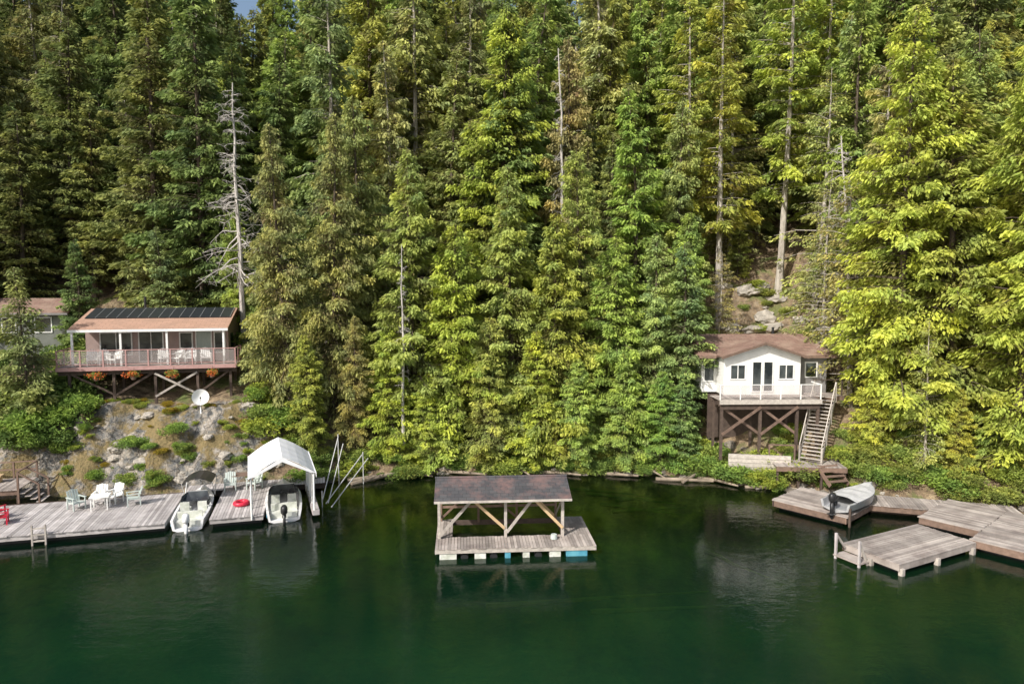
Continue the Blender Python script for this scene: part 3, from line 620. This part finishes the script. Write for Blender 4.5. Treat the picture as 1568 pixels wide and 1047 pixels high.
mb=MB(); mb.planks(0,3.5,0,4.0,.5,'plankold',.15,along='y'); mb.box(0,3.5,.04,.1,.15,.455,'wood_brown'); mb.box(.01,.1,.11,3.85,.15,.454,'wood_brown'); mb.box(.3,3.3,.3,3.7,-.2,.15,'black'); mb.box(0,3.5,3.88,3.94,.15,.455,'wood_dark'); mb.beam((.1,-.09,-.8),(.1,-.09,.95),.1,.1,'wood_dark'); mb.obj('deck',e)
e=empty('shore_walkway_dock',(18.9,35.4,0),-17)
mb=MB(); mb.planks(0,7.2,0,2.0,.53,'plankold',.15,along='y'); mb.box(0,7.2,.04,.1,.2,.485,'wood_brown'); mb.box(.2,7.0,.4,1.8,-.3,.2,'wood_dark'); mb.obj('deck',e)
e=empty('large_wooden_dock',(20.9,30.35,0),-49.5)
mb=MB(); mb.planks(0,13,0,6,.56,'plankold',.15,along='x'); mb.planks(-2.7,-.04,1.6,6,.56,'plankold',.15,along='x'); mb.box(0,13,.02,.1,.2,.515,'wood_brown'); mb.box(0.04,.1,.11,1.6,.2,.514,'wood_brown'); mb.box(-2.66,-2.6,1.75,6,.2,.514,'wood_brown'); mb.box(-2.66,0,1.63,1.7,.2,.515,'wood_brown'); mb.box(.3,12.8,.4,5.8,-.3,.2,'black'); mb.box(-2.4,.2,2,5.7,-.3,.19,'black'); mb.obj('deck',e)
e=empty('aluminium_skiff',(16.5,34.1,.52),-52)
hull(4.0,1.6,.55,'alu').obj('hull',e)
mb=MB()
for i in range(8):
    f=lambda y:(.80*(1-max(0,(y/4.0-.45)/.55)**2.2))+.03
    zz=lambda y:.60*(1+.26*(y/4.0)**2)
    a,b=.6+i*3.35/8,.6+(i+1)*3.35/8
    mb.mesh([(-f(a),a,zz(a)),(-f(a)*.4,a,zz(a)+.16+.04*(i%2)),(f(a)*.4,a,zz(a)+.16+.04*(i%2)),(f(a),a,zz(a)),(-f(b),b,zz(b)),(-f(b)*.4,b,zz(b)+.16+.04*((i+1)%2)),(f(b)*.4,b,zz(b)+.16+.04*((i+1)%2)),(f(b),b,zz(b))],[(0,1,5,4),(1,2,6,5),(2,3,7,6)],'tarp')
mb.obj('tarp_cover',e); outboard(e,0,-.02,.3,'black')

# ------------------------------------------------------------ left cabin
e=empty('left_lake_cabin',(-28.1,41.8,7.05),13.5)
mb=MB(); mb.box(.9,9.6,2.4,7.2,-.1,2.55,'pink')
mb.mesh([(.9,2.4,2.5),(.9,7.2,2.5),(.9,4.8,3.3)],[(0,1,2)],'pink'); mb.mesh([(9.6,2.4,2.5),(9.6,7.2,2.5),(9.6,4.8,3.3)],[(0,1,2)],'pink'); mb.obj('walls',e)
mb=MB(); mb.window(1.8,3.6,.55,1.95,2.4,mull=1); mb.window(4.1,5.5,.08,2.0,2.4,mull=1); mb.window(6.6,7.3,.9,1.9,2.4,g='glass'); mb.window(7.6,8.5,.08,2.0,2.4,g='curtain'); mb.window(8.75,9.35,.6,1.9,2.4)
mb.box(9.6,9.63,3.2,4.4,.8,1.8,'glass'); mb.obj('windows_and_doors',e)
mb=MB(); ez=2.32; rz_=3.5; ye=.45; yr=4.8
mb.slab([(.55,ye,ez),(9.9,ye,ez),(9.9,yr,rz_),(.55,yr,rz_)],.12,'roof_tan'); mb.slab([(.55,9.2,ez),(9.9,9.2,ez),(9.9,yr+.01,rz_),(.55,yr+.01,rz_)],.12,'roof_tan')
mb.beam((.55,ye-.03,ez-.1),(9.9,ye-.03,ez-.1),.05,.16,'white'); mb.obj('roof',e)
mb=MB(); sl=(rz_-ez)/(yr-ye)
for i in range(14):
    a=.85+i*.635; y0=2.55;y1=4.7; z0=ez+(y0-ye)*sl+.07; z1=ez+(y1-ye)*sl+.07
    mb.slab([(a,y0,z0),(a+.60,y0,z0),(a+.60,y1,z1),(a,y1,z1)],.04,'solar')
    mb.beam((a+.62,y0,z0+.005),(a+.62,y1,z1+.005),.02,.03,'alu')
mb.obj('solar_panels',e)
mb=MB(); mb.planks(0,10.4,0,2.4,0,'plankold',.14); mb.box(0,10.4,-.08,-.04,-.24,-.0,'rail'); mb.box(0,10.4,.1,.2,-.3,-.05,'wood_dark'); mb.box(0,10.4,2.2,2.35,-.35,-.05,'wood_dark'); mb.box(-.06,-.02,0,2.4,-.24,0,'rail'); mb.box(10.42,10.46,0,2.4,-.24,0,'rail')
mb.planks(9.65,10.4,2.44,6,0,'plankold',.14,along='y') ; mb.obj('deck',e)
mb=MB()
for i in range(9):
    x=.04+i*10.32/8; mb.beam((x,0.04,0),(x,.04,1.0),.08,.08,'rail')
mb.box(0,10.4,0,.09,1.0,1.05,'rail'); mb.box(0,10.4,.02,.07,.12,.16,'rail')
for x in(.03,10.36):
    mb.box(x-.03,x+.03,0.1,2.4,1.0,1.05,'rail'); mb.box(x-.03,x+.03,.1,2.4,.12,.17,'rail'); mb.beam((x,2.36,0),(x,2.36,1),.08,.08,'rail'); mb.beam((x,1.2,0),(x,1.2,1),.08,.08,'rail')
mb.obj('railing',e); mb=MB(); mb.box(.08,10.3,.035,.045,.2,.96,'clear'); mb.obj('railing_panels',e)
mb=MB()
for x in(.75,3.5,6.2,9.6): mb.box(x-.06,x+.06,.5,.62,0,ez-.1,'white')
mb.obj('porch_posts',e); mb=MB()
for x in(.6,3.1,5.5,8.0,10):
    for y in(.35,2.3): mb.beam((x,y,-.3),(x,y,-3.4),.16,.16,'wood_dark')
mb.beam((3.1,.3,-1.9),(5.5,.3,-.4),.06,.14,'wood_dark'); mb.beam((5.5,.22,-2.0),(8.0,.22,-.5),.06,.13,'wood_grey'); mb.beam((5.5,.15,-.5),(8,.15,-1.9),.06,.13,'wood_grey'); mb.beam((8,.3,-1.9),(10,.3,-.4),.06,.12,'wood_dark'); mb.beam((.6,.3,-.4),(3.1,.3,-1.8),.06,.12,'wood_dark')
mb.beam((0,.35,-.42),(10.4,.35,-.42),.14,.22,'wood_dark'); mb.obj('deck_supports',e)
mb=MB(); mb.cyl((3.6,6,2.9),(3.6,6,4.3),.09,.09,'black'); mb.obj('chimney_pipe',e)
ra2=math.radians(13.5)
def lc(x,y,z=0): return (-28.1+x*math.cos(ra2)-y*math.sin(ra2),41.8+x*math.sin(ra2)+y*math.cos(ra2),7.05+z)
for x,r_ in((1.7,0),(2.4,30),(3.0,-20),(5.9,10),(6.7,-15),(7.5,20),(8.4,0)): chair('white',lc(x,1.0,0),13+r_+random.uniform(-20,20),name='porch_chair')
table('white',lc(2.1,1.6),13,name='porch_table'); table('white',lc(7.1,1.6),13,name='porch_table')
def basket(loc):
    e=empty('hanging_flower_basket',loc)
    me=shrub_mesh('bs',.36,.5,random.randint(0,99),420,'shrub',.09); o=bpy.data.objects.new('foliage',me); COL.objects.link(o); o.parent=e; o.location=(0,0,-.25); o.color=(1,1,1,1)
    me=shrub_mesh('fl',.38,.42,random.randint(0,99),260,'orange',.09); o=bpy.data.objects.new('flowers',me); COL.objects.link(o); o.parent=e; o.location=(0,-.1,-.2)
    mb=MB(); mb.cyl((0,0,-.32),(0,0,-.12),.12,.2,'wood_brown',10); mb.cyl((0,0,-.1),(0,.1,.45),.01,.01,'black',4); mb.obj('pot',e)
for x in(2.3,4.4,6.7,9.0): basket(lc(x,-.3,-.5))
e=empty('satellite_dish',lc(8.5,-1.6,-1.9)); mb=MB()
v=[];n=20
for j in range(5):
    r_=.5*j/4
    for i in range(n): v.append((r_*math.cos(6.2832*i/n),.22*(r_/.5)**2*-1,r_*math.sin(6.2832*i/n)))
f=[(j*n+i,j*n+(i+1)%n,(j+1)*n+(i+1)%n,(j+1)*n+i) for j in range(4) for i in range(n)]; mb.mesh(v,f,'white')
mb.cyl((0,.1,-.1),(0,.1,-2.4),.04,.04,'alu'); mb.cyl((0,0,-.4),(0,-.55,-.1),.02,.02,'alu'); mb.cyl((0,-.5,-.1),(0,-.62,-.08),.05,.05,'black'); o=mb.obj('dish',e,True)
e.rotation_euler=(math.radians(-15),0,math.radians(25))
e=empty('wooden_stairs',(-31.6,41.2,4.6),12); mb=MB()
for i in range(9): mb.box(0,1.15,i*.28,i*.28+.3,i*.19,i*.19+.04,'wood_brown')
for x in(-.05,1.2): mb.beam((x,0,-.05),(x,2.6,1.7),.05,.22,'wood_brown'); mb.beam((x,0,.9),(x,2.6,2.65),.05,.08,'wood_brown'); mb.beam((x,0,-.6),(x,0,.95),.08,.08,'wood_brown'); mb.beam((x,2.6,1),(x,2.6,2.7),.08,.08,'wood_brown')
mb.box(1.25,3.0,1.9,3.4,1.85,1.9,'wood_brown'); mb.beam((3,1.95,1.85),(3,1.95,2.8),.08,.08,'wood_brown'); mb.beam((1.2,1.95,2.75),(3,1.95,2.75),.05,.08,'wood_brown'); mb.obj('stairs',e)
e=empty('grey_neighbour_cabin',(-37.2,48.6,8.0),12)
mb=MB(); mb.box(0,4.8,0,4,-1,2.3,'green_siding'); mb.mesh([(4.8,0,2.3),(4.8,4,2.3),(4.8,2,3.1)],[(0,1,2)],'green_siding'); mb.obj('walls',e)
mb=MB(); mb.window(2.9,3.9,.8,1.8,0); mb.window(.8,1.6,.8,1.8,0); mb.obj('windows',e)
mb=MB(); mb.slab([(-.4,-.5,2.15),(5.2,-.5,2.15),(5.2,2,3.2),(-.4,2,3.2)],.12,'roof_brown'); mb.slab([(-.4,4.5,2.15),(5.2,4.5,2.15),(5.2,2.01,3.2),(-.4,2.01,3.2)],.12,'roof_brown'); mb.beam((-.4,-.54,2.1),(5.2,-.54,2.1),.04,.15,'grey_shade_and_trim'); mb.obj('roof',e)

# ------------------------------------------------------------ right cabin
e=empty('white_lake_cabin',(13.5,43.2,5.3),2)
mb=MB(); G=4.95; q_=G/5.55
mb.box(0,G,0,6.4,-.15,2.4,'white'); mb.mesh([(0,0,2.4),(G,0,2.4),(G/2,0,3.15)],[(0,1,2)],'white'); mb.box(-1.0,-.003,1.4,6.5,-.15,2.38,'white'); mb.box(G+.003,7.1,.9,6.5,-.15,2.38,'grey_shade_and_trim'); mb.obj('walls',e)  # right wing gets its shadow as a grey wall colour
mb=MB(); mb.window(.5*q_,1.5*q_,.9,1.75,0,mull=1); mb.window(4.0*q_,5.0*q_,.9,1.75,0,mull=1)
mb.window(2.08*q_,2.68*q_,.1,1.95,0,fw=.07); mb.window(2.9*q_,3.5*q_,.1,1.95,0,fw=.07); mb.window(-.8,-.2,.6,1.85,1.4)
mb.window(5.7,6.4,.9,1.8,.9); mb.obj('windows_and_doors',e)
mb=MB()
mb.slab([(-.3,-.45,2.36),(G/2,-.45,3.25),(G/2,4.2,3.25),(-.3,4.2,2.36)],.1,'roof_brown'); mb.slab([(G+.3,-.45,2.36),(G/2+.01,-.45,3.25),(G/2+.01,4.2,3.25),(G+.3,4.2,2.36)],.1,'roof_brown')
mb.slab([(-1.4,.6,2.30),(7.6,.6,2.30),(6.9,4.0,3.48),(-.8,4.0,3.48)],.12,'roof_brown'); mb.slab([(-1.4,7.2,2.34),(7.6,7.2,2.34),(6.9,4.01,3.48),(-.8,4.01,3.48)],.12,'roof_brown')
mb.mesh([(7.6,.6,2.29),(7.6,7.2,2.33),(6.9,4.0,3.47)],[(0,1,2)],'roof_brown'); mb.mesh([(-1.4,.6,2.29),(-1.4,7.2,2.33),(-.8,4.0,3.47)],[(0,1,2)],'roof_brown')
mb.beam((-.32,-.48,2.26),(G/2,-.48,3.17),.05,.14,'wood_brown'); mb.beam((G+.32,-.48,2.26),(G/2,-.48,3.17),.05,.14,'wood_brown'); mb.beam((-1.4,.57,2.21),(-.32,.57,2.21),.05,.14,'wood_brown'); mb.beam((G+.4,.57,2.21),(7.6,.57,2.21),.05,.14,'wood_brown')
mb.obj('roof',e)
mb=MB(); mb.planks(-.9,G+.5,-1.9,-.04,-.15,'plankold',.14); mb.planks(G+.54,7.5,-.6,.84,-.15,'plankold',.14); mb.box(-.9,G+.5,-1.99,-1.94,-.42,-.15,'wood_grey'); mb.box(-.9,G+.5,-1.8,-1.7,-.55,-.2,'wood_dark'); mb.box(-.9,G+.5,-.3,-.2,-.45,-.2,'wood_dark'); mb.box(G+.54,7.5,-.68,-.64,-.42,-.15,'wood_brown'); mb.obj('deck',e)
mb=MB()
for i in range(6):
    x=-.85+i*(G+1.3)/5; mb.beam((x,-1.87,-.15),(x,-1.87,.75),.06,.06,'white')
mb.box(-.9,G+.5,-1.90,-1.84,.75,.79,'white'); mb.box(-.9,-.84,-1.835,-.05,.75,.79,'white'); mb.beam((G+.45,-1.8,.77),(G+.45,-.6,.77),.05,.06,'white'); mb.beam((7.4,-.55,-.15),(7.4,-.55,.85),.07,.07,'wood_dark'); mb.box(G+.55,7.5,-.6,-.55,.86,.91,'wood_dark')
mb.obj('railing',e); mb=MB(); mb.box(-.85,G+.45,-1.875,-1.865,.0,.74,'clear'); mb.obj('railing_panels',e)
mb=MB()
for x in(-.7,1.7,4.0,5.3):
    mb.beam((x,-1.75,-.56),(x,-1.75,-3.9),.16,.16,'wood_dark')
    mb.beam((x,-.25,-.4),(x,-.25,-3.4),.14,.14,'wood_dark')
for a,b in((-.7,1.7),(1.7,4.0)):
    mb.beam((a,-1.90,-2.3),(b,-1.90,-.6),.06,.16,'wood_brown'); mb.beam((a,-1.60,-.6),(b,-1.60,-2.3),.06,.16,'wood_brown')
mb.beam((-.8,-1.75,-.66),(G+.4,-1.75,-.66),.18,.2,'wood_dark'); mb.box(-.8,6.8,.6,.7,-3,-.16,'wood_dark'); mb.obj('deck_supports',e)
mb=MB(); mb.cyl((5.2,5,3),(5.2,5,3.9),.1,.1,'black'); mb.obj('chimney_pipe',e)
def stairs(name,p0,p1,wid,k='wood_grey',rail=True):
    mb=MB(); p0=Vector(p0);p1=Vector(p1); h=p1.z-p0.z; n=max(2,int(h/.19)); d=Vector((p1.x-p0.x,p1.y-p0.y,0)); run=d.length; d.normalize(); sd=Vector((-d.y,d.x,0))
    for i in range(n):
        c=p0+d*(run*(i+.5)/n)+Vector((0,0,h*(i+1)/n)); mb.beam(c-sd*wid/2,c+sd*wid/2,run/n*1.05,.045,k)
    for s in(-1,1):
        o_=sd*s*(wid/2+.03); mb.beam(p0+o_,p1+o_,.05,.24,k)
        if rail:
            up=Vector((0,0,.95)); mb.beam(p0+o_+up,p1+o_+up,.05,.09,k)
            for t in(0,.33,.66,1): q=p0.lerp(p1,t)+o_; mb.beam(q-Vector((0,0,.3)),q+up,.08,.08,k)
    return mb.obj(name)
stairs('cabin_stairs',(17.9,40.3,1.55),(19.7,42.6,5.15),1.2)
stairs('cabin_stairs',(18.9,38.6,.6),(18.6,39.7,1.5),1.2,'wood_brown',False)
e=empty('stair_landing',(15.6,39.6,0),-6); mb=MB(); mb.planks(0,4.0,0,1.6,1.5,'plankold',.14); mb.box(0,4,-.09,-.04,1.2,1.47,'wood_brown')
for x in(.1,1.3,2.6,3.9): mb.box(x-.06,x+.06,0.01,.12,-.2,1.45,'wood_dark'); mb.box(x-.05,x+.05,1.5,1.6,.5,1.45,'wood_dark')
mb.beam((0,1.6,1.5),(0,1.6,2.4),.08,.08,'wood_brown'); mb.beam((1.5,1.6,1.5),(1.5,1.6,2.4),.08,.08,'wood_brown'); mb.beam((0,1.6,2.4),(1.5,1.6,2.4),.06,.08,'wood_brown'); mb.obj('landing',e)
e=empty('retaining_wall',(13.2,40.9,0),-10); mb=MB()
for z in(.9,1.15,1.4,1.65): mb.box(0,3.6,0,.2,z,z+.23,'wood_grey')
mb.obj('timbers',e)

# ------------------------------------------------------------ light, sky, camera
sd=Vector((-.55,-.68,.74)).normalized()
el=math.asin(sd.z); az=math.atan2(sd.x,sd.y)
w=bpy.data.worlds.new('World'); S.world=w; w.use_nodes=True; nt=w.node_tree
sk=nt.nodes.new('ShaderNodeTexSky'); sk.sky_type='NISHITA'; sk.sun_disc=False; sk.sun_elevation=el; sk.sun_rotation=az; sk.air_density=1.2; sk.dust_density=3.5
bg=nt.nodes['Background']; nt.links.new(sk.outputs[0],bg.inputs[0]); bg.inputs[1].default_value=.15
ld=bpy.data.lights.new('sun','SUN'); ld.energy=5; ld.angle=math.radians(.5); ld.color=(1,.96,.90)
lo=bpy.data.objects.new('sun',ld); COL.objects.link(lo); lo.rotation_euler=(-sd).to_track_quat('-Z','Y').to_euler(); lo.location=(0,0,60)
S.view_settings.view_transform='Standard'; S.view_settings.look='None'; S.view_settings.exposure=0
cd=bpy.data.cameras.new('camera'); cd.lens=24; cd.sensor_width=36; cd.clip_end=2000; cam=bpy.data.objects.new('camera',cd); COL.objects.link(cam)
cam.location=(0,0,12); cam.rotation_euler=(math.radians(90-4.57),0,0); S.camera=cam
